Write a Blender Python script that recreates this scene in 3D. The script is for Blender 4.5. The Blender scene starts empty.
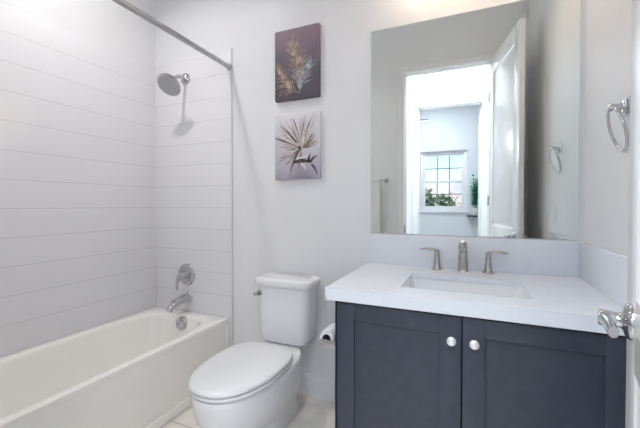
import bpy, bmesh, math, random
from mathutils import Vector, Matrix
random.seed(7)
PI = math.pi
scene = bpy.context.scene
COL = scene.collection

# ------------------------------------------------------------------ camera
cam_d = bpy.data.cameras.new('camera')
cam = bpy.data.objects.new('camera', cam_d); COL.objects.link(cam)
cam_d.sensor_fit = 'HORIZONTAL'; cam_d.sensor_width = 36.0
cam_d.lens = 341.07 / 640.0 * 36.0
cam_d.shift_y = -(214 - 210.21) / 640.0
cam_d.clip_start = 0.02; cam_d.clip_end = 500
cam.location = (0, -1.87, 1.17)
cam.rotation_euler = (math.radians(90 - 1.0118), 0, math.radians(23.636))
scene.camera = cam

# ------------------------------------------------------------------ world, sun, exposure
world = bpy.data.worlds.new('world'); scene.world = world
world.use_nodes = True
wn = world.node_tree.nodes; wl = world.node_tree.links
bg = wn['Background']
sky = wn.new('ShaderNodeTexSky'); sky.sky_type = 'NISHITA'
sky.sun_elevation = math.radians(48); sky.sun_rotation = math.radians(60); sky.sun_disc = False
sky.air_density = 1.0; sky.dust_density = 1.6; sky.altitude = 100
wl.new(sky.outputs[0], bg.inputs[0]); bg.inputs[1].default_value = 0.35
sun_d = bpy.data.lights.new('sun', 'SUN'); sun_d.energy = 7.0; sun_d.angle = 0.01; sun_d.color = (1, .96, .9)
sun = bpy.data.objects.new('sun', sun_d); COL.objects.link(sun)
sun.rotation_euler = (math.radians(42), 0, math.radians(60))
scene.view_settings.view_transform = 'Standard'
scene.view_settings.look = 'None'
scene.view_settings.gamma = 1.0
scene.view_settings.use_curve_mapping = False
scene.view_settings.exposure = 0.0
scene.cycles.max_bounces = 16; scene.cycles.diffuse_bounces = 12; scene.cycles.glossy_bounces = 8
POWER_TUB, POWER_VANITY, POWER_HALL, POWER_BEDROOM, POWER_S1, POWER_S2 = 7.7, 1.15, 43.0, 32.0, 8.0, 14.0

# ------------------------------------------------------------------ materials
def principled(name, col, rough=.5, metal=0.0, spec=.5, coat=0.0):
    m = bpy.data.materials.new(name); m.use_nodes = True
    b = m.node_tree.nodes['Principled BSDF']
    b.inputs['Base Color'].default_value = (*col, 1)
    b.inputs['Roughness'].default_value = rough
    b.inputs['Metallic'].default_value = metal
    b.inputs['Specular IOR Level'].default_value = spec
    b.inputs['Coat Weight'].default_value = coat
    b.inputs['Coat Roughness'].default_value = .05
    return m
def N(m, t): return m.node_tree.nodes.new(t)
def L(m, a, b): m.node_tree.links.new(a, b)
def bsdf(m): return m.node_tree.nodes['Principled BSDF']
def obj_coord(m): return N(m, 'ShaderNodeTexCoord').outputs['Object']
def mottled(name, c1, c2, rough=.5, scale=8, bump=0.0, bscale=None, metal=0.0, spec=.5, detail=4, coat=0.0):
    m = principled(name, c1, rough, metal, spec, coat)
    co = obj_coord(m)
    n = N(m, 'ShaderNodeTexNoise'); n.inputs['Scale'].default_value = scale; n.inputs['Detail'].default_value = detail
    L(m, co, n.inputs['Vector'])
    r = N(m, 'ShaderNodeValToRGB'); r.color_ramp.elements[0].position = .35; r.color_ramp.elements[1].position = .65
    r.color_ramp.elements[0].color = (*c1, 1); r.color_ramp.elements[1].color = (*c2, 1)
    L(m, n.outputs[0], r.inputs[0]); L(m, r.outputs[0], bsdf(m).inputs['Base Color'])
    if bump:
        n2 = N(m, 'ShaderNodeTexNoise'); n2.inputs['Scale'].default_value = bscale or scale; n2.inputs['Detail'].default_value = 2
        L(m, co, n2.inputs['Vector'])
        bp = N(m, 'ShaderNodeBump'); bp.inputs['Strength'].default_value = bump; bp.inputs['Distance'].default_value = .004
        L(m, n2.outputs[0], bp.inputs['Height']); L(m, bp.outputs[0], bsdf(m).inputs['Normal'])
    return m
def tile_material(name, axes, w, h, off, c1, c2, mortar, rough, origin, msize=.0025, bump=.35, noise=None, faint=1):
    """brick pattern on the plane of two axes"""
    m = principled(name, c1, rough)
    co = obj_coord(m)
    sp = N(m, 'ShaderNodeSeparateXYZ'); L(m, co, sp.inputs[0])
    cb = N(m, 'ShaderNodeCombineXYZ')
    for i, a in enumerate(axes):
        ad = N(m, 'ShaderNodeMath'); ad.operation = 'SUBTRACT'; ad.inputs[1].default_value = origin[i]
        L(m, sp.outputs[a], ad.inputs[0]); L(m, ad.outputs[0], cb.inputs[i])
    br = N(m, 'ShaderNodeTexBrick'); br.offset = off; br.offset_frequency = 2; br.squash = 1
    br.inputs['Scale'].default_value = 1; br.inputs['Brick Width'].default_value = w; br.inputs['Row Height'].default_value = h
    br.inputs['Mortar Size'].default_value = msize; br.inputs['Mortar Smooth'].default_value = .3
    br.inputs['Color1'].default_value = (*c1, 1); br.inputs['Color2'].default_value = (*c2, 1); br.inputs['Mortar'].default_value = (*mortar, 1)
    L(m, cb.outputs[0], br.inputs['Vector'])
    col = br.outputs['Color']; fac = br.outputs['Fac']
    if faint < 1:
        b2 = N(m, 'ShaderNodeTexBrick'); b2.offset = 0
        for k in ('Scale', 'Row Height', 'Mortar Size', 'Mortar Smooth'): b2.inputs[k].default_value = br.inputs[k].default_value
        b2.inputs['Brick Width'].default_value = 400; br.inputs['Mortar Size'].default_value = msize * .8
        L(m, cb.outputs[0], b2.inputs['Vector'])
        f1 = N(m, 'ShaderNodeMath'); f1.operation = 'MULTIPLY'; f1.inputs[1].default_value = faint; L(m, br.outputs['Fac'], f1.inputs[0])
        f2 = N(m, 'ShaderNodeMath'); f2.operation = 'MAXIMUM'; L(m, f1.outputs[0], f2.inputs[0]); L(m, b2.outputs['Fac'], f2.inputs[1])
        fac = f2.outputs[0]; br.inputs['Mortar'].default_value = (*c1, 1)
        mm_ = N(m, 'ShaderNodeMix'); mm_.data_type = 'RGBA'; mm_.inputs[7].default_value = (*mortar, 1)
        L(m, fac, mm_.inputs[0]); L(m, col, mm_.inputs[6]); col = mm_.outputs[2]
    if noise:
        n = N(m, 'ShaderNodeTexNoise'); n.inputs['Scale'].default_value = noise; n.inputs['Detail'].default_value = 8
        n.inputs['Roughness'].default_value = .65
        L(m, co, n.inputs['Vector'])
        r = N(m, 'ShaderNodeValToRGB'); r.color_ramp.elements[0].position = .3; r.color_ramp.elements[1].position = .7
        r.color_ramp.elements[0].color = (.84, .84, .85, 1); r.color_ramp.elements[1].color = (1.08, 1.06, 1.03, 1)
        L(m, n.outputs[0], r.inputs[0])
        mx = N(m, 'ShaderNodeMix'); mx.data_type = 'RGBA'; mx.blend_type = 'MULTIPLY'; mx.inputs[0].default_value = 1
        L(m, col, mx.inputs[6]); L(m, r.outputs[0], mx.inputs[7]); col = mx.outputs[2]
    L(m, col, bsdf(m).inputs['Base Color'])
    bp = N(m, 'ShaderNodeBump'); bp.invert = True; bp.inputs['Strength'].default_value = bump; bp.inputs['Distance'].default_value = .002
    L(m, fac, bp.inputs['Height']); L(m, bp.outputs[0], bsdf(m).inputs['Normal'])
    return m
def emission(name, col, s):
    m = bpy.data.materials.new(name); m.use_nodes = True
    nt = m.node_tree; nt.nodes.remove(nt.nodes['Principled BSDF'])
    e = nt.nodes.new('ShaderNodeEmission'); e.inputs[0].default_value = (*col, 1); e.inputs[1].default_value = s
    nt.links.new(e.outputs[0], nt.nodes['Material Output'].inputs[0]); return m

M = {}
M['paint'] = mottled('wall_paint', (.80, .805, .82), (.82, .825, .84), .42, 3, .32, 110)
M['ceiling'] = mottled('ceiling_paint', (.84, .84, .84), (.86, .86, .86), .8, 3, .2, 60)
M['bed_paint'] = mottled('bedroom_paint', (.77, .80, .83), (.79, .82, .85), .7, 3)
M['trim'] = mottled('trim_paint', (.84, .84, .85), (.86, .86, .87), .32, 3)
M['door'] = mottled('door_paint', (.82, .82, .83), (.84, .84, .85), .26, 3)
TC1, TC2, TMO = (.785, .785, .81), (.795, .795, .82), (.66, .66, .685)
M['tile_back'] = tile_material('surround_tile_back', (0, 2), .60, .15, .5, TC1, TC2, TMO, .22, (-1.46 - 6.0, .397 - 3 * .15), faint=.08)
M['tile_left'] = tile_material('surround_tile_left', (1, 2), .60, .15, .5, TC1, TC2, TMO, .22, (-.168 - 6.0, .397 - 3 * .15), faint=.12)
M['floor'] = tile_material('floor_tile', (0, 1), .61, .61, 0, (.84, .80, .75), (.80, .765, .72), (.54, .51, .48), .35, (-1.19 - 6.1, -.523 - 6.1), .004, .4, 7)
M['schluter'] = mottled('tile_edge_metal', (.68, .68, .70), (.72, .72, .74), .4, 20, metal=.15)
M['acrylic'] = mottled('tub_enamel', (.88, .875, .84), (.89, .885, .85), .16, 3, coat=.4)
M['porcelain'] = mottled('white_porcelain', (.83, .83, .85), (.84, .84, .86), .22, 3, coat=.2)
M['seat'] = mottled('seat_plastic', (.77, .77, .78), (.79, .79, .80), .2, 3)
M['chrome'] = mottled('chrome', (.54, .54, .56), (.60, .60, .62), .08, 12, metal=1)
M['knob'] = mottled('polished_knob', (.88, .88, .90), (.93, .93, .95), .18, 60, metal=.75)
M['nickel'] = mottled('brushed_nickel', (.48, .46, .44), (.54, .52, .50), .2, 40, metal=1)
M['rod'] = mottled('rod_steel', (.46, .46, .47), (.52, .52, .53), .3, 30, metal=1)
M['nozzle'] = mottled('spray_face', (.42, .42, .44), (.52, .52, .54), .45, 120, metal=.2)
M['rubber'] = principled('dark_gap', (.05, .05, .055), .6)
M['quartz'] = mottled('white_quartz', (.775, .80, .855), (.795, .82, .875), .22, 30, detail=8)
M['navy'] = mottled('navy_cabinet_paint', (.036, .042, .064), (.046, .052, .076), .42, 25, .06, 70)
M['mirror'] = mottled('mirror_silver', (.83, .87, .855), (.835, .875, .86), .003, 2, metal=1)
M['mirror_edge'] = principled('mirror_edge', (.45, .55, .52), .2)
M['paper'] = mottled('tissue_paper', (.84, .84, .85), (.88, .88, .89), .9, 30, .3, 200)
M['card'] = mottled('cardboard_core', (.22, .20, .18), (.30, .27, .24), .9, 30)
M['towel'] = mottled('towel_cotton', (.83, .82, .79), (.87, .86, .83), .95, 40, .6, 350)
M['plate'] = mottled('switch_plastic', (.84, .84, .84), (.85, .85, .85), .3, 5)
M['carpet'] = mottled('bedroom_carpet', (.55, .52, .48), (.62, .59, .55), .95, 60, .5, 300)
M['vinyl'] = mottled('window_vinyl', (.84, .85, .86), (.85, .86, .87), .4, 4)
M['muntin'] = mottled('dark_grid_bar', (.06, .08, .10), (.09, .11, .13), .4, 10)
M['dark_wood'] = mottled('dark_shelf_wood', (.025, .025, .03), (.05, .045, .05), .4, 20)
M['pot'] = mottled('white_pot_glaze', (.82, .82, .82), (.85, .85, .85), .3, 6)
M['soil'] = mottled('potting_soil', (.05, .035, .025), (.09, .07, .05), .95, 60)
M['leaf_teal'] = mottled('teal_leaf', (.03, .38, .22), (.06, .55, .36), .45, 14)
M['stem'] = mottled('plant_stem', (.06, .16, .06), (.10, .22, .08), .6, 20)
M['lens'] = emission('lamp_lens', (1, .97, .93), 6)
M['lens_warm'] = emission('vanity_shade_glow', (1, .86, .68), 5)
g = bpy.data.materials.new('window_glass'); g.use_nodes = True
nt = g.node_tree; nt.nodes.remove(nt.nodes['Principled BSDF'])
tr = nt.nodes.new('ShaderNodeBsdfTransparent'); gl = nt.nodes.new('ShaderNodeBsdfGlossy'); gl.inputs['Roughness'].default_value = .01
fr = nt.nodes.new('ShaderNodeFresnel'); fr.inputs[0].default_value = 1.3; mx = nt.nodes.new('ShaderNodeMixShader')
tr.inputs[0].default_value = (.95, .98, .98, 1)
nt.links.new(fr.outputs[0], mx.inputs[0]); nt.links.new(tr.outputs[0], mx.inputs[1]); nt.links.new(gl.outputs[0], mx.inputs[2])
nt.links.new(mx.outputs[0], nt.nodes['Material Output'].inputs[0]); M['glass'] = g
M['grass'] = mottled('dry_ground', (.30, .27, .18), (.40, .36, .26), .95, .6)
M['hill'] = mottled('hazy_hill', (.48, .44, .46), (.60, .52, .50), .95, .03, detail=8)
M['foliage'] = mottled('tree_foliage', (.22, .29, .20), (.36, .42, .32), .9, 3)
M['bark'] = mottled('tree_bark', (.12, .09, .07), (.2, .16, .12), .9, 12)
M['stucco'] = mottled('house_stucco', (.62, .62, .66), (.70, .70, .74), .9, 4)
M['roof'] = mottled('house_roof', (.42, .33, .30), (.52, .42, .38), .9, 6)
M['winpane'] = principled('house_pane', (.10, .13, .17), .1)

# ------------------------------------------------------------------ mesh builder
class MB:
    def __init__(s): s.v = []; s.f = []; s.mi = []
    def add(s, vs, fs, mi=0):
        o = len(s.v); s.v += [tuple(p) for p in vs]; s.f += [tuple(i + o for i in q) for q in fs]; s.mi += [mi] * len(fs); return s
    def bm(s, b, mi=0):
        b.verts.ensure_lookup_table(); b.verts.index_update()
        s.add([v.co.copy() for v in b.verts], [[v.index for v in f.verts] for f in b.faces], mi); b.free(); return s
    def box(s, a, c, bev=0.0, seg=2, mi=0, rot=None):
        b = bmesh.new(); bmesh.ops.create_cube(b, size=1)
        ctr = Vector([(a[i] + c[i]) / 2 for i in range(3)]); d = [abs(c[i] - a[i]) for i in range(3)]
        for v in b.verts: v.co = Vector([v.co[i] * d[i] for i in range(3)])
        if bev > 0: bmesh.ops.bevel(b, geom=b.edges[:], offset=min(bev, min(d) * .49), segments=seg, profile=.5, affect='EDGES')
        for v in b.verts:
            if rot is not None: v.co = rot @ v.co
            v.co += ctr
        return s.bm(b, mi)
    def lathe(s, prof, origin, axis=(0, 0, 1), n=32, mi=0, cap=True):
        """prof: (radius, height) pairs along the axis"""
        ax = Vector(axis).normalized(); q = Vector((0, 0, 1)).rotation_difference(ax); o = Vector(origin)
        vs = []; fs = []
        for r, h in prof:
            for k in range(n):
                t = 2 * PI * k / n; vs.append(o + q @ Vector((r * math.cos(t), r * math.sin(t), h)))
        for i in range(len(prof) - 1):
            for k in range(n):
                k2 = (k + 1) % n; fs.append((i * n + k, i * n + k2, (i + 1) * n + k2, (i + 1) * n + k))
        if cap:
            if prof[0][0] > 1e-5: fs.append(tuple(range(n - 1, -1, -1)))
            if prof[-1][0] > 1e-5: fs.append(tuple((len(prof) - 1) * n + k for k in range(n)))
        return s.add(vs, fs, mi)
    def tube(s, pts, rad, n=14, mi=0, cap=True, flat=None, closed=False):
        """sweep of a circle (or an ellipse: flat = (side, up) factors) along pts"""
        P = [Vector(p) for p in pts]; m = len(P)
        if not hasattr(rad, '__len__'): rad = [rad] * m
        T = []
        for i in range(m):
            a = P[(i - 1) % m] if closed else P[max(0, i - 1)]; b = P[(i + 1) % m] if closed else P[min(m - 1, i + 1)]
            T.append((b - a).normalized())
        u = T[0].orthogonal().normalized()
        if flat: 
            up = Vector((0, 0, 1)); u = T[0].cross(up)
            u = u.normalized() if u.length > 1e-3 else T[0].orthogonal().normalized()
        vs = []; fs = []
        for i in range(m):
            if i:
                q = T[i - 1].rotation_difference(T[i]); u = q @ u
            w = T[i].cross(u).normalized()
            for k in range(n):
                t = 2 * PI * k / n
                fx, fy = flat if flat else (1, 1)
                vs.append(P[i] + u * (rad[i] * fx * math.cos(t)) + w * (rad[i] * fy * math.sin(t)))
        for i in range(m if closed else m - 1):
            j = (i + 1) % m
            for k in range(n):
                k2 = (k + 1) % n; fs.append((i * n + k, i * n + k2, j * n + k2, j * n + k))
        if cap and not closed:
            fs.append(tuple(range(n - 1, -1, -1))); fs.append(tuple((m - 1) * n + k for k in range(n)))
        return s.add(vs, fs, mi)
    def loft(s, rings, mi=0, cap0=False, cap1=False):
        n = len(rings[0]); vs = [p for r in rings for p in r]; fs = []
        for i in range(len(rings) - 1):
            for k in range(n):
                k2 = (k + 1) % n; fs.append((i * n + k, i * n + k2, (i + 1) * n + k2, (i + 1) * n + k))
        if cap0: fs.append(tuple(range(n - 1, -1, -1)))
        if cap1: fs.append(tuple((len(rings) - 1) * n + k for k in range(n)))
        return s.add(vs, fs, mi)
    def build(s, name, mats, parent=None, smooth=40, local=False):
        """vertices are world coordinates unless local; they are stored relative to the thing's base"""
        off = Vector((0, 0, 0))
        if not local:
            p = parent
            while p is not None: off += Vector(p.location); p = p.parent
        me = bpy.data.meshes.new(name)
        me.from_pydata([Vector(v) - off for v in s.v], [], s.f)
        if not isinstance(mats, (list, tuple)): mats = [mats]
        for m in mats: me.materials.append(m)
        for p, i in zip(me.polygons, s.mi): p.material_index = i
        b = bmesh.new(); b.from_mesh(me)
        bmesh.ops.remove_doubles(b, verts=b.verts, dist=1e-6)
        bmesh.ops.recalc_face_normals(b, faces=b.faces)
        lim = math.radians(smooth)
        for f in b.faces: f.smooth = True
        for e in b.edges: e.smooth = len(e.link_faces) == 2 and e.calc_face_angle(0) < lim
        b.to_mesh(me); b.free()
        o = bpy.data.objects.new(name, me); COL.objects.link(o)
        if parent is not None: o.parent = parent
        return o
def tag(o, label, cat, group=None, kind=None):
    o['label'] = label; o['category'] = cat
    if group: o['group'] = group
    if kind: o['kind'] = kind
    return o
def thing(name, loc, label, cat, group=None, rz=0):
    o = bpy.data.objects.new(name, None); COL.objects.link(o); o.empty_display_size = .05
    o.location = loc; o.rotation_euler = (0, 0, rz)
    return tag(o, label, cat, group)
def struct(o, label=None, cat=None):
    o['kind'] = 'structure'
    if label: o['label'] = label
    if cat: o['category'] = cat
    return o
def superellipse(cx, cy, a, b, z, e=4.0, n=64):
    r = []
    for k in range(n):
        t = 2 * PI * k / n; c, q = math.cos(t), math.sin(t)
        r.append(Vector((cx + a * math.copysign(abs(c) ** (2 / e), c), cy + b * math.copysign(abs(q) ** (2 / e), q), z)))
    return r
def sprd(pts, n):
    """Catmull-Rom through pts"""
    P = [Vector(p) for p in pts]; P = [2 * P[0] - P[1]] + P + [2 * P[-1] - P[-2]]; out = []
    for i in range(1, len(P) - 2):
        for k in range(n):
            t = k / n; a, b, c, d = P[i - 1:i + 3]
            out.append(.5 * ((2 * b) + (c - a) * t + (2 * a - 5 * b + 4 * c - d) * t * t + (3 * b - a - 3 * c + d) * t ** 3))
    out.append(P[-2]); return out

# ------------------------------------------------------------------ the place: main planes
XL, XR = -2.173, .469          # bathroom left and right wall faces
YF = -1.64                     # inner face of the wall with the doorway
WT = .11                       # its thickness
ZC = 3.05                      # ceiling
DX0, DX1, DZ = -.600, .166, 2.480   # doorway
YH, H2 = -2.70, .12            # hall's far wall
EX0, EX1, EZ = -.614, .134, 2.405   # second doorway
YB = -4.80                     # bedroom's far wall
WX0, WX1, WZ0, WZ1 = -.852, -.040, 1.046, 2.146  # bedroom window

def wall_with_hole(name, mat, x0, x1, y0, y1, hx0, hx1, hz0, hz1):
    m = MB()
    m.box((x0, y0, 0), (hx0, y1, ZC)); m.box((hx1, y0, 0), (x1, y1, ZC)); m.box((hx0, y0, hz1), (hx1, y1, ZC))
    if hz0 > 0: m.box((hx0, y0, 0), (hx1, y1, hz0))
    return struct(m.build(name, mat))
struct(MB().box((-3.2, YH - H2, -.06), (2.2, .12, 0)).build('floor', M['floor']))
struct(MB().box((-3.2, YB - .14, -.06), (2.2, YH - H2, 0)).build('floor_bedroom', M['carpet']))
struct(MB().box((-3.2, YB - .14, ZC), (2.2, .12, ZC + .08)).build('ceiling', M['ceiling']))
struct(MB().box((XL - .12, 0, 0), (XR + .12, .12, ZC)).build('wall_back', M['paint']))
struct(MB().box((XL - .12, YF, 0), (XL, 0, ZC)).build('wall_left', M['paint']))
struct(MB().box((XR, YF, 0), (XR + .12, 0, ZC)).build('wall_right', M['paint']))
wall_with_hole('wall_front', M['paint'], -3.2, 2.2, YF - WT, YF, DX0 - .018, DX1 + .018, 0, DZ + .018)
wall_with_hole('wall_hall', M['paint'], -3.2, 2.2, YH - H2, YH, EX0 - .018, EX1 + .018, 0, EZ + .018)
wall_with_hole('wall_bedroom', M['bed_paint'], -3.2, 2.2, YB - .14, YB, WX0, WX1, WZ0, WZ1)
struct(MB().box((-3.3, YB - .14, 0), (-3.2, YF, ZC)).build('wall_side_left', M['bed_paint']))
struct(MB().box((2.2, YB - .14, 0), (2.3, YF, ZC)).build('wall_side_right', M['bed_paint']))

# tiled tub surround: thin tile skins with a metal edge
ZT = 2.197
TX = -1.466
struct(MB().box((XL, -.009, 0), (TX, 0, ZT), .001).build('wall_back_tile', M['tile_back']))
struct(MB().box((XL, YF + .0, 0), (XL + .009, -.009, ZT), .001).build('wall_left_tile', M['tile_left']))
struct(MB().box((XL + .009, YF, 0), (TX, YF + .009, ZT), .001).build('wall_front_tile', M['tile_back']))
struct(MB().box((TX, -.012, 0), (TX + .008, 0, ZT + .015), .001).build('trim_1', M['schluter']))
struct(MB().box((XL, YF, ZT), (XL + .009, -.009, ZT + .006), .001).box((XL, -.009, ZT), (TX, 0, ZT + .006), .001).build('trim_2', M['trim']))

def baseboard(name, a, b, nrm):
    """a, b: ends on the wall; nrm: into the room"""
    m = MB(); nx, ny = nrm
    for (h0, h1, d) in ((0, .112, .014), (.112, .124, .011), (.124, .132, .007)):
        x = sorted((a[0], b[0], a[0] + nx * d, b[0] + nx * d)); y = sorted((a[1], b[1], a[1] + ny * d, b[1] + ny * d))
        m.box((x[0], y[0], h0), (x[-1], y[-1], h1))
    return struct(m.build(name, M['trim']))
baseboard('baseboard_back', (TX + .008, 0), (-.481, 0), (0, -1))
baseboard('baseboard_front', (TX, YF), (DX0 - .068, YF), (0, 1))
baseboard('baseboard_right', (XR, YF + .0), (XR, -.66), (-1, 0))
baseboard('baseboard_hall', (-3.2, YH), (EX0 - .07, YH), (0, 1))

def door_frame(name, x0, x1, y0, y1, z, w=.062, t=.016):
    """jamb liners, stop and casings on both faces"""
    m = MB(); j = .018
    m.box((x0, y0, 0), (x0 + j, y1, z)); m.box((x1 - j, y0, 0), (x1, y1, z)); m.box((x0, y0, z - j), (x1, y1, z))
    ym = (y0 + y1) / 2
    m.box((x0 + j, ym - .02, 0), (x0 + j + .01, ym + .012, z - j)); m.box((x0 + j, ym - .02, z - j - .01), (x1 - j, ym + .012, z - j))
    for yy, s in ((y0, -1), (y1, 1)):
        for (e0, e1, d) in ((.004, w, t * .7), (w * .55, w, t)):
            ya, yb = sorted((yy, yy + s * d))
            m.box((x0 + j - e1 - .0, ya, 0), (x0 + j - e0, yb, z - j + e1), .002)
            m.box((x1 - j + e0, ya, 0), (x1 - j + e1, yb, z - j + e1), .002)
            m.box((x0 + j - e0, ya, z - j + e0), (x1 - j + e0, yb, z - j + e1), .002)
    return struct(m.build(name, M['trim']))
frame1 = door_frame('trim_3', DX0 - .018, DX1 + .018, YF - WT, YF, DZ + .018)
sp = MB().box((DX0, YF - .030, .885), (DX0 + .003, YF - .001, .955), .001).build('strike_plate', M['muntin'], frame1)
sp['label'] = 'small dark metal strike plate'
door_frame('trim_4', EX0 - .018, EX1 + .018, YH - H2, YH, EZ + .018)

# ------------------------------------------------------------------ panelled doors
def door_leaf(name, w, h, hinge, ang, mat, flip=1):
    root = bpy.data.objects.new(name, None); COL.objects.link(root); root.location = (hinge[0], hinge[1], 0); root.rotation_euler = (0, 0, ang)
    struct(root)
    t = .035; st = .11; m = MB(); z0 = .01
    rails = [(z0, .24), (.84, .985), (h - .125, h)]
    ya, yb = -t, 0
    m.box((.020, ya, z0), (st, yb, h), .002); m.box((w - st, ya, z0), (w, yb, h), .002)
    for a, b in rails: m.box((st - .001, ya, a), (w - st + .001, yb, b), .001)
    for (pa, pb) in ((.24, .84), (.985, h - .125)):
        m.box((st - .005, ya + .012, pa - .005), (w - st + .005, yb - .012, pb + .005))
        x0, x1 = st, w - st                      # sticking and raised field on both faces
        for face, s in ((yb, -1), (ya, 1)):
            def ring(ins, dep): return [Vector((x0 + ins, face + s * dep, pa + ins)), Vector((x1 - ins, face + s * dep, pa + ins)), Vector((x1 - ins, face + s * dep, pb - ins)), Vector((x0 + ins, face + s * dep, pb - ins))]
            m.loft([ring(0, .0005), ring(.012, .009), ring(.022, .0115), ring(.036, .0115), ring(.060, .004)], cap1=True)
    leaf = m.build('leaf', mat, root, 25, local=True)
    return root
door1 = door_leaf('door_1', .736, 2.474, (.163, YF + .004), math.atan2(.977, .212), M['door'])
door1['label'] = 'white two-panel door standing open beside the vanity'
hm = MB()
for z in (.25, 1.2, 2.15): hm.lathe([(.006, -.045), (.006, .045)], (-.004, .004, z), n=12)
hm.build('hinge', M['nickel'], door1, local=True)
# lever handle on both faces
def lever(side):
    hx, hz = .664, .932
    y0 = 0 if side > 0 else -.035
    A = Vector((hx, y0, hz)); n = Vector((0, side, 0))
    m = MB().lathe([(.037, 0), (.037, .004), (.034, .009), (.027, .012), (.019, .014), (.0155, .018), (.0145, .026), (.0155, .030), (.0165, .035), (.0165, .050), (.0135, .054), (0, .055)], A, n, 32)
    h = m.build('handle', M['chrome'], door1, local=True); h['label'] = 'chrome lever door handle'
    p0 = A + n * .042
    pts = sprd([p0 + Vector((.004, 0, 0)), p0 + Vector((-.03, side * .001, .003)), p0 + Vector((-.058, side * -.002, .002)), p0 + Vector((-.090, side * -.006, -.002))], 6)
    l = MB().tube(pts, [.0150 - .003 * i / (len(pts) - 1) for i in range(len(pts))], 16, flat=(.7, 1.0)).build('lever', M['chrome'], h, local=True)
lever(1); lever(-1)
door_leaf('door_2', .72, 2.39, (EX1 + .014, YH - H2 - .018), math.radians(-90), M['door'])['label'] = 'white door standing open into the far bedroom'

# ------------------------------------------------------------------ bathtub
tx0, tx1, ty0, ty1, tz = XL + .010, -1.487, YF + .010, -.010, .400
tub = thing('bathtub', ((tx0 + tx1) / 2, (ty0 + ty1) / 2, 0), 'white alcove bathtub with a flat apron against the tiled wall', 'bathtub')
n = 96
bcx, bcy = (-2.098 - 1.543) / 2, (ty0 + .13 - .100) / 2 - .0
ba, bb = (2.098 - 1.543) / 2, abs(ty0 + .13 + .100) / 2
def rect_ring(x0, x1, y0, y1, z, ref, e=None):
    r = []; cx, cy = bcx, bcy
    for p in ref:
        dx, dy = p.x - cx, p.y - cy; t = 1e9
        if dx > 1e-9: t = min(t, (x1 - cx) / dx)
        if dx < -1e-9: t = min(t, (x0 - cx) / dx)
        if dy > 1e-9: t = min(t, (y1 - cy) / dy)
        if dy < -1e-9: t = min(t, (y0 - cy) / dy)
        r.append(Vector((cx + dx * t, cy + dy * t, z)))
    # snap the nearest vertex to each corner
    for X in (x0, x1):
        for Y in (y0, y1):
            k = min(range(len(r)), key=lambda i: (r[i].x - X) ** 2 + (r[i].y - Y) ** 2); r[k] = Vector((X, Y, z))
    return r
def bas(ins, z, e=4.6, sl=0.0):
    return superellipse(bcx, bcy + sl, ba - ins, bb - ins * 1.6, z, e, n)
ref = bas(0, tz)
m = MB()
m.loft([rect_ring(tx0, tx1, ty0, ty1, tz - .03, ref), rect_ring(tx0, tx1, ty0, ty1, tz - .006, ref), rect_ring(tx0 + .002, tx1 - .002, ty0 + .002, ty1 - .002, tz - .0015, ref),
        rect_ring(tx0 + .006, tx1 - .006, ty0 + .006, ty1 - .006, tz, ref),
        bas(-.012, tz), bas(-.004, tz - .002), bas(.003, tz - .010), bas(.008, tz - .025), bas(.02, tz - .10, 5, .004), bas(.045, tz - .22, 4.5, .012), bas(.07, .10, 4, .018), bas(.10, .075, 3.6, .02), bas(.15, .066, 3, .02)], cap1=True)
m.build('basin', M['acrylic'], tub, 35)
m = MB().box((tx0, ty0, 0), (tx1 - .030, ty0 + .01, tz - .03)).box((tx1 - .030, ty0, 0), (tx1 - .002, ty1, tz - .027), .002)
m.box((tx1 - .010, ty1 - .030, .052), (tx1 + .003, ty1, tz - .034), .003)
m.box((tx1 - .03, ty0, 0), (tx1 + .016, ty1, .052), .006, 3)
m.build('apron', M['acrylic'], tub)
oc = Vector((-1.801, -.118, .352))
m = MB().lathe([(.047, -.014), (.047, .006), (.043, .014), (.034, .018), (.029, .015), (.024, .010), (.014, .016), (0, .017)], oc, (0, -1, .12), 32)
o = m.build('overflow_cover', M['chrome'], tub); o['label'] = 'round chrome overflow cover'
MB().lathe([(.036, 0), (.034, .004), (.02, .003), (0, .002)], (bcx, bcy + bb - .28, .066), n=28).build('drain', M['chrome'], tub)

# tub spout, valve, shower head, rod
s0 = Vector((-1.848, -.009, .499))
sp = thing('tub_spout', s0, 'chrome tub spout on the tiled wall above the bathtub rim', 'faucet')
pts = sprd([s0, s0 + Vector((0, -.05, .001)), s0 + Vector((.001, -.105, -.008)), s0 + Vector((.001, -.152, -.026)), s0 + Vector((.001, -.176, -.054))], 6)
MB().tube(pts, [.034 - .011 * min(1, i / (len(pts) - 4)) for i in range(len(pts))], 22).lathe([(.037, 0), (.037, .006), (.033, .01)], s0, (0, -1, 0)).build('spout', M['chrome'], sp, 50)
MB().lathe([(.005, 0), (.005, .012), (.007, .014), (.007, .022), (0, .024)], s0 + Vector((.001, -.140, -.002)), (0, -.2, 1), 14).build('diverter_knob', M['chrome'], sp)
v0 = Vector((-1.862, -.009, .663))
vt = thing('shower_valve', v0, 'round chrome shower valve plate with a lever on the tiled wall', 'faucet')
MB().lathe([(.078, 0), (.078, .003), (.074, .008), (.060, .012), (.035, .014), (0, .014)], v0, (0, -1, 0), 40).build('plate', M['chrome'], vt)
hl = MB().lathe([(.026, .010), (.025, .030), (.021, .042), (.019, .070), (.017, .078), (.010, .083), (0, .084)], v0, (0, -1, 0), 28).build('handle_hub', M['chrome'], vt)
p = v0 + Vector((0, -.066, 0))
pts = sprd([p + Vector((0, -.002, .012)), p + Vector((-.004, -.012, -.018)), p + Vector((-.008, -.018, -.055)), p + Vector((-.010, -.016, -.095))], 6)
MB().tube(pts, [.0150 - .006 * i / (len(pts) - 1) for i in range(len(pts))], 14).build('lever', M['chrome'], hl)

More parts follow.
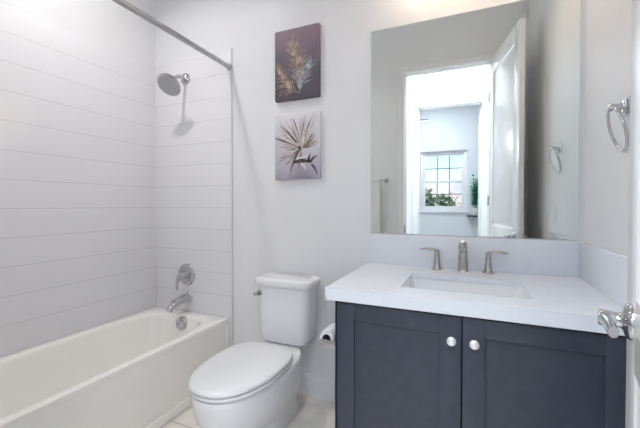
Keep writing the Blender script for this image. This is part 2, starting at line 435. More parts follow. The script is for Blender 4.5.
h0 = Vector((-1.862, -.009, 2.062))
sh = thing('overhead_shower', h0, 'round chrome shower head on a bent arm high on the tiled wall', 'shower')
MB().lathe([(.042, 0), (.042, .003), (.037, .011), (.022, .022), (.013, .027)], h0, (0, -1, 0), 32).build('flange', M['chrome'], sh)
hc = Vector((-1.853, -.165, 1.972))                       # centre of the spray face
hn = Vector((.12, -.70, -.70)).normalized()              # facing down and into the tub
neck = hc - hn * .045
pts = sprd([h0, h0 + Vector((0, -.05, .004)), h0 + Vector((.002, -.085, -.012)), neck - hn * .012, neck + hn * .004], 6)
MB().tube(pts, .0125, 16).build('arm', M['chrome'], sh)
hd = MB().lathe([(.0, -.046), (.013, -.046), (.017, -.036), (.016, -.026), (.022, -.018), (.060, -.010), (.078, -.006), (.081, -.001), (.080, .004), (.076, .006)], hc, hn, 44).build('head', M['chrome'], sh)
fm = MB().lathe([(.076, .0055), (.05, .0068), (0, .0072)], hc, hn, 40, cap=False)
q = Vector((0, 0, 1)).rotation_difference(hn)
for ri, cnt in ((.014, 6), (.028, 12), (.042, 18), (.056, 24), (.068, 30)):
    for k in range(cnt):
        t = 2 * PI * k / cnt; fm.lathe([(.0022, .0065), (.0016, .0095), (0, .0096)], hc + q @ Vector((ri * math.cos(t), ri * math.sin(t), 0)), hn, 6)
fm.build('spray_face', M['nozzle'], hd)

rx, rz_ = -1.474, 2.086
rd = thing('shower_rod', (rx, YF + .009, rz_), 'straight steel shower curtain rod running above the bathtub edge', 'curtain rod')
MB().tube([(rx, -.010, rz_), (rx, -.8, rz_ + .0147), (rx, YF + .010, rz_ + .03)], .0155, 20).build('rod', M['rod'], rd)
for yy, d, zz in ((-.009, -1, rz_), (YF + .009, 1, rz_ + .03)):
    MB().lathe([(.024, 0), (.024, .004), (.019, .012), (.0165, .026), (.013, .028)], (rx, yy, zz), (0, d, 0), 28).build('flange', M['rod'], rd)

# ------------------------------------------------------------------ toilet
cx = -.985
toi = thing('toilet', (cx, -.45, 0), 'white two-piece toilet with closed lid beside the bathtub', 'toilet')
def egg(yb, yf, hw, z, n=64, e=2.25, back=3.2):
    """outline from a broad back (yb) to a round front (yf)"""
    r = []; ym = yb + (yf - yb) * .42
    for k in range(n):
        t = 2 * PI * k / n; c, s_ = math.cos(t), math.sin(t)
        if s_ < 0: b, ex = ym - yf, e
        else: b, ex = yb - ym, back
        r.append(Vector((cx + hw * math.copysign(abs(c) ** (2 / ex), c), ym + b * math.copysign(abs(s_) ** (2 / ex), s_), z)))
    return r
m = MB()
m.loft([egg(-.06, -.56, .112, 0, back=2.3), egg(-.06, -.565, .114, .012, back=2.3), egg(-.065, -.56, .108, .045, back=2.3), egg(-.07, -.60, .114, .09, back=2.3),
        egg(-.075, -.69, .142, .14, back=2.3), egg(-.08, -.755, .166, .19, back=2.3), egg(-.09, -.790, .180, .24, back=2.4), egg(-.11, -.805, .186, .295, back=2.2),
        egg(-.12, -.812, .190, .335, back=2.2), egg(-.12, -.813, .190, .355, back=2.2), egg(-.125, -.808, .186, .364, back=2.2), egg(-.15, -.78, .165, .366, back=2.2)], cap0=True, cap1=True)
m.build('bowl', M['porcelain'], toi, 50)
# trapway bulge low on each side, bolt caps
for s in (-1, 1):
    MB().lathe([(.014, 0), (.014, .008), (.010, .016), (0, .018)], (cx + s * .098, -.29, .012), n=18).build('bolt_cap', M['porcelain'], toi)
m = MB()
m.loft([egg(-.31, -.78, .160, .365), egg(-.31, -.78, .160, .3725), egg(-.285, -.810, .188, .3725), egg(-.285, -.813, .190, .3745), egg(-.285, -.813, .190, .3845), egg(-.287, -.811, .188, .3865), egg(-.31, -.785, .165, .3865)], cap0=True, cap1=True)
m.build('seat', M['seat'], toi, 50)
m = MB()
m.loft([egg(-.31, -.78, .160, .386), egg(-.31, -.78, .160, .3930), egg(-.281, -.813, .189, .3930), egg(-.280, -.816, .191, .3950), egg(-.280, -.816, .191, .402), egg(-.282, -.811, .187, .408), egg(-.288, -.797, .176, .4115), egg(-.31, -.75, .145, .4135), egg(-.37, -.66, .08, .414)], cap0=True, cap1=True)
m.build('lid', M['seat'], toi, 50)
for s in (-1, 1):
    MB().tube([(cx + s * .075 - .022, -.272, .392), (cx + s * .075 + .022, -.272, .392)], .011, 16).build('hinge', M['seat'], toi)
# tank: gently bowed front, tapering down
def tank_ring(z, hw, yf, r=4.6, inset=0.0):
    out = []; yb = -.022
    for k in range(64):
        t = 2 * PI * k / 64; c, s_ = math.cos(t), math.sin(t)
        x = cx + .012 + hw * math.copysign(abs(c) ** (2 / r), c)
        b = (yb - yf) / 2
        y = (yb + yf) / 2 + b * math.copysign(abs(s_) ** (2 / r), s_)
        out.append(Vector((x, y, z)))
    return out
m = MB().loft([tank_ring(.373, .10, -.165), tank_ring(.376, .135, -.190), tank_ring(.385, .150, -.198), tank_ring(.41, .156, -.202), tank_ring(.55, .163, -.205), tank_ring(.690, .170, -.208), tank_ring(.700, .168, -.206)], cap0=True, cap1=True)
m.build('tank', M['porcelain'], toi, 60)
m = MB().loft([tank_ring(.6995, .172, -.212), tank_ring(.702, .184, -.222), tank_ring(.708, .187, -.226), tank_ring(.734, .187, -.226), tank_ring(.742, .183, -.222), tank_ring(.7455, .172, -.212), tank_ring(.7458, .15, -.195)], cap0=True, cap1=True)
m.build('tank_lid', M['porcelain'], toi, 60)
fl = Vector((cx - .128, -.203, .655))
f_ = MB().lathe([(.016, -.004), (.016, .006), (.013, .012), (.011, .022), (.009, .027), (0, .029)], fl, (-.25, -1, 0), 20).build('flush_handle', M['chrome'], toi); f_['label'] = 'chrome flush lever'
MB().tube([fl + Vector((-.002, -.020, 0)), fl + Vector((-.016, -.024, -.001)), fl + Vector((-.028, -.023, -.004))], [.0095, .0100, .0075], 12).build('lever', M['chrome'], f_)
# ------------------------------------------------------------------ vanity
vx0, vx1, vyf, vz1 = -.488, .455, -.603, .794
van = thing('vanity_cabinet', ((vx0 + vx1) / 2, -.3, 0), 'dark navy vanity cabinet with two shaker doors under the white counter', 'cabinet')
m = MB().box((vx0, vyf, .09), (vx0 + .018, -.004, vz1), .001).box((vx1 - .018, vyf, .09), (vx1, -.004, vz1), .001)
m.box((vx0 + .018, vyf, .09), (vx1 - .018, -.004, .108)).box((vx0 + .018, -.02, .108), (vx1 - .018, -.004, vz1)).box((vx0 + .018, vyf, vz1 - .06), (vx1 - .018, vyf + .018, vz1))
m.box((vx0, vyf, .09), (vx0 + .035, vyf + .018, vz1)).box((vx1 - .035, vyf, .09), (vx1, vyf + .018, vz1))
m.build('body', M['navy'], van)
MB().box((vx0 + .01, vyf + .06, 0), (vx1 - .01, vyf + .075, .09)).build('toe_kick', M['navy'], van)
def shaker(x0, x1, knob_x):
    z0, z1, y0, y1, st = .10, .786, vyf - .021, vyf - .001, .070
    m = MB().box((x0, y0, z0), (x0 + st, y1, z1), .0015).box((x1 - st, y0, z0), (x1, y1, z1), .0015)
    m.box((x0 + st - .0005, y0, z1 - .062), (x1 - st + .0005, y1, z1), .001).box((x0 + st - .0005, y0, z0), (x1 - st + .0005, y1, z0 + st), .001)
    m.box((x0 + st - .004, y0 + .011, z0 + st - .004), (x1 - st + .004, y1 - .002, z1 - .058))
    d = m.build('door', M['navy'], van)
    k = MB().lathe([(.0085, 0), (.0075, .004), (.006, .012), (.0075, .016), (.014, .019), (.0168, .023), (.0165, .027), (.0125, .0315), (.006, .0335), (0, .034)], (knob_x, y0, .708), (0, -1, 0), 28).build('knob', M['knob'], d)
    k['label'] = 'round polished knob'
shaker(-.4735, -.0215, -.052); shaker(-.0175, .4405, .019)

# countertop with a rectangular cut-out, splashes
ct = thing('countertop', (-.03, -.32, .792), 'white quartz vanity counter on the navy cabinet', 'countertop')
cx0, cx1, cyf, cz0, cz1 = -.516, XR - .001, -.640, .822, .843
ce = .7955
hx0, hx1, hy0, hy1 = -.248, .203, -.508, -.212
m = MB().box((cx0, cyf, cz0), (hx0, -.001, cz1)).box((hx1, cyf, cz0), (cx1, -.001, cz1)).box((hx0, cyf, cz0), (hx1, hy0, cz1)).box((hx0, hy1, cz0), (hx1, -.001, cz1))
m.box((cx0, cyf, ce), (cx1, cyf + .022, cz0)).box((cx0, cyf + .022, ce), (cx0 + .022, -.001, cz0))
m.build('slab', M['quartz'], ct)
bs = MB().box((cx0, -.020, cz1), (cx1, -.001, 1.006), .0015).build('backsplash', M['quartz'])
tag(bs, 'low white quartz backsplash under the mirror', 'backsplash')
ss = MB().box((cx1 - .018, cyf + .01, cz1), (cx1, -.0205, 1.003), .0015).build('backsplash', M['quartz'])
tag(ss, 'white quartz side splash on the right wall at the counter end', 'backsplash')
# undermount sink
sk = thing('sink', ((hx0 + hx1) / 2, (hy0 + hy1) / 2, .66), 'white rectangular undermount sink set into the vanity counter', 'sink')
def rr(x0, x1, y0, y1, z, r, k=8):
    out = []
    for (qx, qy, a0) in ((x1 - r, y1 - r, 0), (x0 + r, y1 - r, PI / 2), (x0 + r, y0 + r, PI), (x1 - r, y0 + r, 1.5 * PI)):
        for i in range(k + 1):
            t = a0 + PI / 2 * i / k; out.append(Vector((qx + r * math.cos(t), qy + r * math.sin(t), z)))
    return out
def sr(ins, z, r): return rr(hx0 - .004 + ins, hx1 + .004 - ins, hy0 - .004 + ins, hy1 + .004 - ins, z, r)
MB().loft([sr(-.018, .8215, .03), sr(-.018, .805, .03), sr(.004, .690, .04), sr(.02, .660, .05), sr(.10, .650, .03), sr(.10, .657, .03), sr(.028, .667, .045), sr(.010, .695, .036), sr(.001, .81, .022), sr(-.002, .8215, .02)], cap0=False).add(sr(.10, .6565, .03), [tuple(range(36))]).build('basin', M['porcelain'], sk, 50)
MB().lathe([(.024, 0), (.022, .003), (.013, .003), (.011, .001), (0, .001)], ((hx0 + hx1) / 2, (hy0 + hy1) / 2, .657), n=24).build('drain', M['nickel'], sk)

# widespread faucet
fa = thing('faucet', (-.030, -.068, cz1), 'brushed nickel widespread faucet with two lever handles behind the sink', 'faucet')
b0 = Vector((-.026, -.070, cz1))
spm = MB().lathe([(.026, 0), (.026, .004), (.022, .008), (.0195, .014)], b0, n=30)
pts = sprd([b0 + Vector((0, 0, .006)), b0 + Vector((0, 0, .05)), b0 + Vector((0, -.001, .100)), b0 + Vector((0, -.016, .127)), b0 + Vector((0, -.048, .138)), b0 + Vector((0, -.082, .135)), b0 + Vector((0, -.106, .127))], 7)
rads = [.0225 - .0040 * min(1, i / 18) for i in range(len(pts))]
spm.tube(pts, rads, 22).lathe([(.0145, 0), (.0145, -.004), (.010, -.006)], pts[-1], (0, .9, .35), 18)
spm.build('spout', M['nickel'], fa, 50)
for s, x in ((-1, -.147), (1, .085)):
    hb = Vector((x, -.068, cz1))
    hd = MB().lathe([(.028, 0), (.028, .004), (.021, .008), (.0165, .020), (.0135, .055), (.0115, .085), (.0110, .097), (.006, .101), (0, .102)], hb, n=28).build('handle', M['nickel'], fa)
    pts = sprd([hb + Vector((-s * .006, 0, .094)), hb + Vector((s * .022, -.002, .101)), hb + Vector((s * .055, -.005, .102)), hb + Vector((s * .083, -.009, .096))], 7)
    MB().tube(pts, [.0085 + .0055 * math.sin(PI * min(1, .25 + .75 * i / (len(pts) - 1))) - (.006 if i == len(pts) - 1 else 0) for i in range(len(pts))], 16, flat=(1.15, .42)).build('lever', M['nickel'], hd)

# mirror
mi = thing('mirror', (-.03, -.004, 1.010), 'large frameless wall mirror above the vanity backsplash', 'mirror')
mm = MB().box((-.505, -.0065, 1.010), (.447, -.001, 2.126))
mo = mm.build('glass_sheet', [M['mirror'], M['mirror_edge']], mi)
for p in mo.data.polygons:
    if abs(p.normal.y) < .5: p.material_index = 1

# ------------------------------------------------------------------ toilet paper and its holder on the cabinet's side
hp = thing('toilet_paper_holder', (vx0, -.38, .515), 'chrome two-post paper holder on the side of the navy cabinet', 'holder')
for yy in (-.432, -.306):
    MB().box((-.626, yy - .006, .517), (vx0, yy + .006, .549), .002).build('post', M['chrome'], hp)
for yy in (-.432, -.306):
    MB().box((vx0 - .006, yy - .02, .507), (vx0, yy + .02, .552), .002).build('mounting_plate', M['chrome'], hp)
MB().tube([(-.600, -.427, .540), (-.600, -.311, .540)], .0075, 14).build('spindle', M['chrome'], hp)
tp = thing('toilet_paper_roll', (-.600, -.42, .545), 'nearly used white toilet paper roll on the cabinet-side holder', 'toilet paper')
def tube_shell(c, r0, r1, ya, yb):
    return MB().loft([[Vector((c[0] + r * math.cos(2 * PI * k / 36), y, c[1] + r * math.sin(2 * PI * k / 36))) for k in range(36)] for (r, y) in ((r0, ya), (r1, ya), (r1, yb), (r0, yb), (r0, ya))])
tube_shell((-.600, .549), .0205, .036, -.424, -.315).build('paper', M['paper'], tp, 50)
tube_shell((-.600, .549), .0185, .0205, -.4245, -.3145).build('core', M['card'], tp, 50)

# ------------------------------------------------------------------ towel ring and switch on the right wall
tr_ = thing('towel_ring', (XR, -.452, 1.495), 'chrome towel ring hanging on the right wall beside the mirror', 'towel ring')
MB().box((XR - .008, -.478, 1.462), (XR, -.426, 1.514), .003).box((XR - .014, -.472, 1.468), (XR - .008, -.432, 1.508), .003).build('mounting_plate', M['chrome'], tr_)
MB().box((XR - .044, -.461, 1.479), (XR - .010, -.443, 1.497), .003).lathe([(.013, 0), (.013, .006), (.009, .010)], (XR - .042, -.452, 1.488), (-1, 0, 0), 20).build('post', M['chrome'], tr_)
R_ = .072; ca, sa = math.cos(math.radians(4)), math.sin(math.radians(4))
rc = Vector((XR - .027, -.452, 1.489 - R_))
MB().tube([rc + Vector((--sa * R_ * math.cos(t) - .26 * R_ * math.sin(t), ca * R_ * math.cos(t), .965 * R_ * math.sin(t))) for t in [2 * PI * k / 56 for k in range(56)]], .0048, 12, closed=True).build('ring', M['chrome'], tr_)
sw = thing('light_switch', (XR, -.557, 1.115), 'white rocker switch plate on the right wall below the towel ring', 'switch')
MB().box((XR - .006, -.592, 1.057), (XR, -.522, 1.173), .003).build('plate', M['plate'], sw)
MB().box((XR - .010, -.574, 1.082), (XR - .006, -.540, 1.148), .002).build('rocker', M['plate'], sw)

# towel bar on the wall with the doorway
tb = thing('towel_bar', (-1.10, YF, 1.415), 'chrome towel bar on the wall beside the doorway', 'towel bar')
MB().tube([(-1.42, YF + .062, 1.415), (-.775, YF + .062, 1.415)], .0085, 16).build('bar', M['chrome'], tb)
for x in (-1.415, -.780):
    MB().lathe([(.025, 0), (.025, .006), (.018, .012), (.011, .020), (.010, .050), (.014, .054), (.014, .070), (.008, .074), (0, .074)], (x, YF, 1.415), (0, 1, 0), 24).build('post', M['chrome'], tb)
tw = MB(); rows = []
prof = []
for k in range(13): prof.append((.010, -.60 + k * .05))
for k in range(1, 12): prof.append((.012 * math.cos(PI * k / 12) * 1.0, .012 * math.sin(PI * k / 12)))
for k in range(13): prof.append((-.012, -k * .045))
nx = 40
def tw_pt(i, d, h, side):
    x = -1.335 + .50 * i / nx
    w = .004 * math.sin(i * .55) * min(1, max(0, -h) * 4) + .006 * math.sin(i * .23 + 1) * min(1, max(0, -h) * 3)
    return Vector((x, YF + .062 + d * 1.35 + side + w, 1.415 + h * (1.0) + (.0 if h < 0 else .001)))
outer = [[tw_pt(i, d, h, 0) for (d, h) in prof] for i in range(nx + 1)]
inner = [[tw_pt(i, d * .78, h, 0) for (d, h) in prof] for i in range(nx + 1)]
P_ = len(prof); vs = [p for c in outer for p in c] + [p for c in inner for p in c]; fs = []
K = (nx + 1) * P_
for i in range(nx):
    for j in range(P_ - 1):
        a = i * P_ + j; b = a + P_
        fs.append((a, a + 1, b + 1, b)); fs.append((K + a, K + b, K + b + 1, K + a + 1))
for i in range(nx):
    for j in (0, P_ - 1):
        a = i * P_ + j; fs.append((a, a + P_, K + a + P_, K + a))
for j in range(P_ - 1):
    for i in (0, nx):
        a = i * P_ + j; fs.append((a, a + 1, K + a + 1, K + a))
tw.add(vs, fs); two = tw.build('towel', M['towel'])
tag(two, 'cream white towel hanging folded over the bar beside the doorway', 'towel')

# ------------------------------------------------------------------ canvas prints
def canvas_bg(name, stops, ang, seed):
    m = principled(name, stops[0][1], .6)
    co = obj_coord(m)
    mp = N(m, 'ShaderNodeMapping'); mp.inputs['Rotation'].default_value = (0, ang, 0); mp.inputs['Location'].default_value = (seed, 0, 0)
    n = N(m, 'ShaderNodeTexNoise'); n.inputs['Scale'].default_value = 5; n.inputs['Detail'].default_value = 5
    L(m, co, n.inputs['Vector'])
    sp_ = N(m, 'ShaderNodeSeparateXYZ'); L(m, co, sp_.inputs[0])
    a1 = N(m, 'ShaderNodeMath'); a1.operation = 'MULTIPLY_ADD'; a1.inputs[1].default_value = 1.7; a1.inputs[2].default_value = .15
    L(m, sp_.outputs[2], a1.inputs[0])
    a2 = N(m, 'ShaderNodeMath'); a2.operation = 'MULTIPLY_ADD'; a2.inputs[1].default_value = .6; L(m, n.outputs[0], a2.inputs[0]); L(m, a1.outputs[0], a2.inputs[2])
    r = N(m, 'ShaderNodeValToRGB')
    el = r.color_ramp.elements
    el[0].position, el[0].color = stops[0][0], (*stops[0][1], 1); el[1].position, el[1].color = stops[-1][0], (*stops[-1][1], 1)
    for p_, c in stops[1:-1]:
        e = el.new(p_); e.color = (*c, 1)
    L(m, a2.outputs[0], r.inputs[0]); L(m, r.outputs[0], bsdf(m).inputs['Base Color'])
    return m
PG1 = mottled('print_gold', (.20, .13, .10), (.58, .42, .33), .55, 30)
PG2 = mottled('print_silver', (.14, .15, .18), (.52, .55, .60), .55, 30)
PT1 = mottled('print_tan', (.42, .32, .27), (.62, .53, .48), .55, 40)
PT2 = mottled('print_dark', (.05, .04, .05), (.16, .13, .15), .55, 40)
PT3 = mottled('print_white', (.74, .72, .74), (.84, .82, .82), .55, 40)
def blade(m, y, base, tip, w, bend, mi=0, seg=6):
    """a pointed leaflet in the picture's plane"""
    a = Vector(base); b = Vector(tip); d = b - a; nrm = Vector((-d.y, d.x)).normalized()
    vs = []
    for i in range(seg + 1):
        t = i / seg; c = a + d * t + nrm * (bend * math.sin(PI * t)); ww = w * (math.sin(PI * (.12 + .88 * t) ** .7) if t < 1 else 0.02)
        vs += [(c.x + nrm.x * ww, y, c.y + nrm.y * ww), (c.x - nrm.x * ww, y, c.y - nrm.y * ww)]
    m.add(vs, [(2 * i, 2 * i + 1, 2 * i + 3, 2 * i + 2) for i in range(seg)], mi)
def palm(y, root, tip, curve, nleaf, ln, w, spread):
    m = MB(); A = Vector(root); B = Vector(tip); d = B - A; nr = Vector((-d.y, d.x)).normalized()
    cen = lambda t: A + d * t + nr * (curve * math.sin(PI * t))
    for i in range(16):
        p, q = cen(i / 16), cen((i + 1) / 16); wd = .0030 * (1 - i / 18)
        m.add([(p.x - wd, y - .0002, p.y), (p.x + wd, y - .0002, p.y), (q.x + wd * .94, y - .0002, q.y), (q.x - wd * .94, y - .0002, q.y)], [(0, 1, 2, 3)])
    for i in range(nleaf):
        t = .10 + .88 * i / (nleaf - 1)
        p = cen(t); tg = (cen(min(1, t + .02)) - cen(max(0, t - .02))).normalized()
        for s in (-1, 1):
            lim = Vector((-1.107, 1.81)), Vector((-.817, 2.228))
            a = spread * (1 - .62 * t) * s + random.uniform(-.06, .06)
            dr = Vector((tg.x * math.cos(a) - tg.y * math.sin(a), tg.x * math.sin(a) + tg.y * math.cos(a)))
            l = ln * (.55 + .75 * math.sin(PI * min(1, t * .75 + .18))) * random.uniform(.85, 1.1) * (.55 if t > .95 else 1)
            e = p + dr * l; e = Vector((min(max(e.x, lim[0].x), lim[1].x), min(max(e.y, lim[0].y), lim[1].y)))
            blade(m, y - random.uniform(0, .0005), p, e, w, -s * l * .12)
    return m
def canvas(name, x0, x1, z0, z1, bgm, label):
    r = thing(name, ((x0 + x1) / 2, 0, (z0 + z1) / 2), label, 'wall art', 'canvas prints above the toilet')
    MB().box((x0, -.030, z0), (x1, -.001, z1), .002).build('canvas', bgm, r)
    return r
bg1 = canvas_bg('print_purple', [(.05, (.095, .080, .098)), (.40, (.125, .105, .135)), (.62, (.20, .15, .19)), (.85, (.27, .19, .22)), (1, (.36, .28, .29))], 0, 1)
c1 = canvas('canvas_print', -1.111, -.813, 1.806, 2.232, bg1, 'dark purple canvas print of gold and silver palm leaves, the upper one')
yy = -.0306
g1 = palm(yy, (-.940, 1.838), (-.985, 2.135), -.020, 18, .112, .0037, .85).build('printed_leaf', PG1, c1); g1['label'] = 'tall gold palm leaf'
gl_ = palm(yy - .0008, (-.945, 1.840), (-1.088, 1.990), .02, 13, .095, .0035, .9).build('printed_leaf', PG1, c1); gl_['label'] = 'gold leaf leaning left'
g2 = palm(yy - .0016, (-.940, 1.838), (-.868, 2.005), .015, 14, .080, .0030, .95).build('printed_leaf', PG2, c1); g2['label'] = 'small silver palm leaf'
bg2 = canvas_bg('print_lavender', [(.05, (.30, .25, .33)), (.25, (.50, .47, .54)), (.50, (.68, .66, .70)), (.80, (.74, .72, .74)), (1, (.68, .66, .69))], 0, 3)
c2 = canvas('canvas_print', -1.112, -.808, 1.324, 1.720, bg2, 'pale lavender canvas print of a spiky dried palm fan, the lower one')
m = MB(); C0 = Vector((-.925, 1.505))
for i in range(150):
    dg = random.uniform(8, 268); a = math.radians(dg); l = random.uniform(.10, .26)
    if dg > 205: l *= .62
    if dg < 55: l = min(l, .115)
    e = C0 + Vector((math.cos(a), math.sin(a))) * l
    e.x = max(-1.107, min(-.813, e.x)); e.y = min(1.715, max(1.33, e.y))
    st_ = C0 + (e - C0) * random.uniform(.02, .45)
    blade(m, yy - random.uniform(0, .0014), st_, e, random.uniform(.0012, .0034), random.uniform(-.006, .006), random.choice((0, 0, 0, 1, 1, 2, 2)))
m.build('printed_fan', [PT1, PT2, PT3], c2)
m = MB()
for (a, b, w, bd, mi_) in (((-1.108, 1.578), (-.940, 1.512), .0042, .004, 1), ((-1.075, 1.655), (-.935, 1.515), .0030, .003, 1), ((-.985, 1.690), (-.925, 1.515), .0032, .006, 1),
                       ((-.930, 1.515), (-1.01, 1.335), .0060, -.01, 1), ((-.975, 1.425), (-.850, 1.420), .013, .008, 1), ((-.880, 1.415), (-.865, 1.475), .008, .004, 1),
                       ((-.870, 1.42), (-.815, 1.46), .007, .006, 1), ((-.86, 1.41), (-.82, 1.34), .007, .005, 1), ((-.93, 1.42), (-.89, 1.37), .006, .003, 2), ((-.96, 1.44), (-.86, 1.455), .006, .006, 2),
                       ((-.935, 1.507), (-.955, 1.52), .006, 0, 1)):
    blade(m, yy - .0016, a, b, w, bd, mi_)
m.build('printed_stalk', [PT1, PT2, PT3], c2)

# ------------------------------------------------------------------ lamps
def area(name, loc, size, power, col, parent, shape='DISK', spread=180):
    d = bpy.data.lights.new(name, 'AREA'); d.shape = shape; d.size = size; d.energy = power; d.color = col; d.spread = math.radians(spread)
    o = bpy.data.objects.new(name, d); COL.objects.link(o)
    o.parent = parent; o.location = Vector(loc) - Vector(parent.location); return o
def recessed(loc, r, power, col, label):
    t = thing('recessed_light', loc, label, 'ceiling light')
    MB().lathe([(r + .028, 0), (r + .028, -.004), (r + .010, -.009), (r, -.006), (r - .004, .0)], loc, n=36, cap=False).build('trim_ring', M['trim'], t)
    MB().lathe([(r - .002, -.0015), (0, -.0015)], loc, n=32, cap=False).build('lens', M['lens'], t)
    area('lamp_glow', Vector(loc) + Vector((0, 0, -.012)), r * 2, power, col, t, spread=128); return t
recessed((-1.71, -.82, ZC), .06, POWER_TUB, (1, .975, .95), 'round recessed ceiling light above the bathtub')
def flush(loc, r, power, col, label):
    t = thing('fill_ceiling_lamp', loc, label, 'ceiling light')
    MB().lathe([(r, 0), (r, -.03), (r - .015, -.035)], loc, n=40, cap=False).build('rim', M['trim'], t)
    MB().lathe([(r - .016, -.034), (r * .6, -.038), (0, -.040)], loc, n=40, cap=False).build('diffuser', M['lens'], t)
    area('lamp_glow', Vector(loc) + Vector((0, 0, -.045)), r * 1.9, power, col, t)
flush((-.20, -2.10, ZC), .24, POWER_HALL, (.81, .91, 1), 'added unseen fill lamp on the hall ceiling')  # added out of view, sends cool fill through the doorway onto the back wall
flush((-.60, -3.75, ZC), .24, POWER_BEDROOM, (.84, .89, 1), 'added unseen fill lamp on the bedroom ceiling')  # added above the mirror's view to brighten the bedroom walls
def fill_sconce(x, z, power, label):  # unseen fixture added beside the doorway to even out the bathroom light
    t = thing('hall_fill_sconce', (x, YH, z), label, 'wall lamp')
    MB().lathe([(.055, 0), (.055, .012), (.045, .018)], (x, YH, z), (0, 1, 0), 28).build('backplate', M['nickel'], t)
    MB().tube(sprd([(x, YH + .015, z), (x, YH + .07, z - .01), (x, YH + .10, z + .02)], 5), .008, 12).build('arm', M['nickel'], t)
    MB().lathe([(.03, 0), (.055, .03), (.065, .07), (.055, .11), (.05, .13), (.046, .13), (.060, .07), (.05, .032), (0, .006)], (x, YH + .10, z + .015), n=30, cap=False).build('shade', M['lens'], t)
    d = bpy.data.lights.new('bulb', 'POINT'); d.energy = power; d.color = (.92, .96, 1); d.shadow_soft_size = .07
    o = bpy.data.objects.new('bulb', d); COL.objects.link(o); o.parent = t; o.location = Vector((x, YH + .10, z + .23)) - Vector(t.location)
fill_sconce(.74, 1.75, POWER_S1, 'added unseen sconce in the hall to the right of the bedroom doorway')
fill_sconce(-1.28, 1.75, POWER_S2, 'added unseen sconce in the hall to the left of the bedroom doorway')
vl = thing('vanity_light', (-.03, 0, 2.46), 'three-shade nickel vanity light above the mirror', 'wall lamp')
MB().box((-.34, -.022, 2.42), (.28, -.001, 2.50), .004).build('backplate', M['nickel'], vl)
for x in (-.24, -.03, .18):
    MB().tube(sprd([(x, -.02, 2.46), (x, -.09, 2.465), (x, -.125, 2.49), (x, -.125, 2.50)], 5), .008, 12).build('arm', M['nickel'], vl)
    s_ = MB().lathe([(.020, .0), (.040, -.02), (.052, -.08), (.056, -.13), (.053, -.13), (.049, -.08), (.037, -.022), (.0, -.004)], (x, -.125, 2.515), n=32, cap=False).build('shade', M['lens_warm'], vl)
    d = bpy.data.lights.new('bulb', 'POINT'); d.energy = POWER_VANITY; d.color = (1, .72, .46); d.shadow_soft_size = .04
    o = bpy.data.objects.new('bulb', d); COL.objects.link(o); o.parent = vl; o.location = Vector((x, -.125, 2.36)) - Vector(vl.location)

# ------------------------------------------------------------------ bedroom seen in the mirror
w1 = bpy.data.objects.new('window_1', None); COL.objects.link(w1); w1.location = ((WX0 + WX1) / 2, YB, WZ0); struct(w1, 'white double-hung bedroom window with dark grid bars')
y0, y1 = YB - .11, YB - .05
fw = .05
m = MB().box((WX0, y0, WZ0), (WX0 + fw, y1, WZ1), .003).box((WX1 - fw, y0, WZ0), (WX1, y1, WZ1), .003).box((WX0 + fw, y0, WZ0), (WX1 - fw, y1, WZ0 + fw), .003).box((WX0 + fw, y0, WZ1 - fw), (WX1 - fw, y1, WZ1), .003)
m.build('window_frame', M['vinyl'], w1)
MB().box((WX0 - .03, YB, WZ0 - .03), (WX1 + .03, YB + .03, WZ0), .004).build('window_sill', M['vinyl'], w1)
zm = 1.590
for (a, b, yy_) in ((WZ0 + fw, zm + .02, y1 - .02), (zm - .02, WZ1 - fw, y0 + .022)):
    s = MB(); k = .038; xa, xb = WX0 + fw, WX1 - fw
    s.box((xa, yy_ - .016, a), (xa + k, yy_ + .016, b), .002).box((xb - k, yy_ - .016, a), (xb, yy_ + .016, b), .002).box((xa + k, yy_ - .016, a), (xb - k, yy_ + .016, a + k), .002).box((xa + k, yy_ - .016, b - k), (xb - k, yy_ + .016, b), .002)
    so = s.build('sash', M['vinyl'], w1)
    gm = MB()
    for i in (1, 2):
        x = xa + k + (xb - xa - 2 * k) * i / 3; gm.box((x - .007, yy_ - .004, a + k), (x + .007, yy_ + .004, b - k))
    zc = (a + b) / 2; gm.box((xa + k, yy_ - .0042, zc - .007), (xb - k, yy_ + .0042, zc + .007))
    gm.build('grid_bars', M['muntin'], so)
    MB().box((xa + k - .005, yy_ - .010, a + k - .005), (xb - k + .005, yy_ - .006, b - k + .005)).build('pane', M['glass'], so)
# air vent high on the bedroom wall
av = thing('air_vent', (-.79, YB, 2.72), 'white slotted air vent high on the bedroom wall', 'vent')
MB().box((-.89, YB, 2.68), (-.69, YB + .008, 2.77), .003).build('frame', M['trim'], av)
MB().box((-.875, YB + .0075, 2.745), (-.705, YB + .009, 2.758)).build('slot', M['rubber'], av)
MB().box((-.875, YB + .0075, 2.695), (-.705, YB + .0085, 2.70)).build('slot', M['trim'], av)
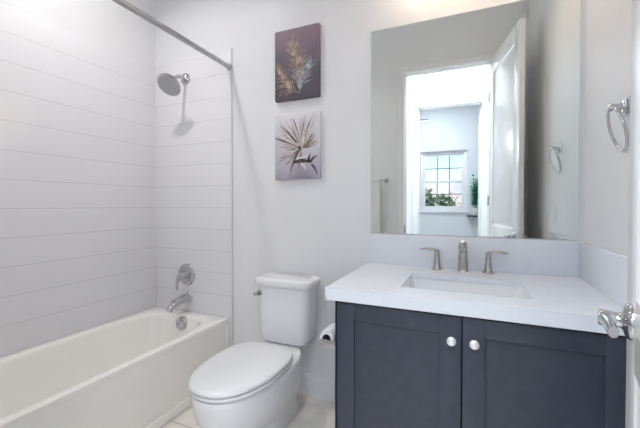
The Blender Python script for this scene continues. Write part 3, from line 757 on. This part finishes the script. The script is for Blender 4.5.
# shelf with a plant
sx, sz = .100, .972
shf = MB().box((-.035, YB, sz - .022), (.235, YB + .20, sz), .002).build('wall_shelf', M['dark_wood'])
tag(shf, 'small dark floating shelf on the bedroom wall under a green plant', 'shelf')
pl = thing('potted_plant', (sx, YB + .10, sz), 'tall bright green plant in a white pot on the dark shelf', 'plant')
px, py = sx, YB + .10
MB().lathe([(.040, 0), (.050, .02), (.062, .11), (.064, .13), (.059, .13), (.057, .115), (0, .112)], (px, py, sz), n=32).build('pot', M['pot'], pl)
sm = MB(); lm = MB()
def leaf(m, p, d, l, w, droop):
    d = d.normalized(); side = d.cross(Vector((0, 0, 1))); side = side.normalized() if side.length > .05 else Vector((1, 0, 0))
    vs = []
    for i in range(6):
        t = i / 5; c = p + d * (l * t) - Vector((0, 0, 1)) * (droop * t * t); ww = w * math.sin(PI * (.08 + .9 * t))
        up = side.cross(d).normalized() * (ww * .25)
        vs += [c - side * ww + up, c, c + side * ww + up]
    fs = []
    for i in range(5):
        fs += [(3 * i, 3 * i + 1, 3 * i + 4, 3 * i + 3), (3 * i + 1, 3 * i + 2, 3 * i + 5, 3 * i + 4)]
    m.add(vs, fs)
for k in range(9):
    a = 2 * PI * k / 9; hgt = random.uniform(.30, .60); out = random.uniform(.02, .06)
    pts = sprd([(px, py, sz + .11), (px + out * .4 * math.cos(a), py + out * .4 * math.sin(a), sz + .11 + hgt * .5), (px + out * math.cos(a), py + out * math.sin(a), sz + .11 + hgt)], 5)
    sm.tube(pts, .003, 6)
    for j in range(2, len(pts)):
        for q_ in range(2):
            b = a + j * 2.4 + q_ * PI + random.uniform(-.4, .4)
            leaf(lm, pts[j], Vector((math.cos(b), math.sin(b), random.uniform(.1, .7))), random.uniform(.08, .12) * (1.15 - .4 * j / len(pts)), random.uniform(.020, .032), .02)
sm.build('stem', M['stem'], pl); lm.build('foliage', M['leaf_teal'], pl)

# ------------------------------------------------------------------ outside the window
struct(MB().box((-120, -160, -3.3), (120, YB - .4, -3.1)).build('ground', M['grass']))
hv = []; hf = []; nxh, nyh = 60, 8
for j in range(nyh):
    for i in range(nxh):
        x = -120 + 240 * i / (nxh - 1); t = j / (nyh - 1); y = -95 - 60 * t
        ht = (13 + 4 * math.sin(x * .05 + 1) + 2.2 * math.sin(x * .17) + 1.1 * math.sin(x * .41)) * math.sin(PI * .5 * t)
        hv.append((x, y, -3.2 + ht))
for j in range(nyh - 1):
    for i in range(nxh - 1): a = j * nxh + i; hf.append((a, a + 1, a + nxh + 1, a + nxh))
struct(MB().add(hv, hf).build('hills', M['hill']))
def house(x, y, w, d, h, label):
    t = thing('house', (x, y, -3.1), label, 'house', 'houses outside the bedroom window')
    MB().box((x - w / 2, y - d / 2, -3.1), (x + w / 2, y + d / 2, -3.1 + h)).build('wall', M['stucco'], t)
    e = .4; z = -3.1 + h
    MB().add([(x - w / 2 - e, y - d / 2 - e, z), (x + w / 2 + e, y - d / 2 - e, z), (x + w / 2 + e, y + d / 2 + e, z), (x - w / 2 - e, y + d / 2 + e, z), (x - w / 4, y, z + 1.5), (x + w / 4, y, z + 1.5)],
             [(0, 1, 5, 4), (2, 3, 4, 5), (1, 2, 5), (3, 0, 4), (3, 2, 1, 0)]).build('roof', M['roof'], t)
    for k in range(2):
        wx = x - w / 4 + k * w / 2
        MB().box((wx - .6, y + d / 2 - .02, z - 2.3), (wx + .6, y + d / 2 + .05, z - 1.0)).build('window', M['winpane'], t)
house(-6.6, -19, 4.2, 6, 4.9, 'near pale stucco house outside the left side of the bedroom window')
house(-1.5, -34, 8, 7, 3.6, 'distant low stucco house behind the trees outside the bedroom window')
def tree(x, y, h, r, label):
    t = thing('tree', (x, y, -3.1), label, 'tree', 'trees outside the bedroom window')
    MB().tube([(x, y, -3.1), (x + .1, y, -3.1 + h * .4), (x, y, -3.1 + h * .8)], [.16, .12, .05], 10).build('trunk', M['bark'], t)
    m = MB(); c = Vector((x, y, -3.1 + h - r))
    for k in range(520):
        v = Vector((random.gauss(0, 1), random.gauss(0, 1), random.gauss(0, 1))).normalized() * r * random.uniform(.3, 1.05) ** .6
        leaf(m, c + v, Vector((random.gauss(0, 1), random.gauss(0, 1), random.gauss(-.2, .6))), .42, .13, .06)
    m.build('crown', M['foliage'], t)
tree(-2.35, -15, 5.1, .95, 'round leafy tree in the middle of the bedroom window view')
tree(-1.45, -19, 4.9, 1.05, 'round leafy tree on the right of the bedroom window view')
tree(-5.2, -26, 3.8, 1.2, 'small distant tree on the left of the bedroom window view')
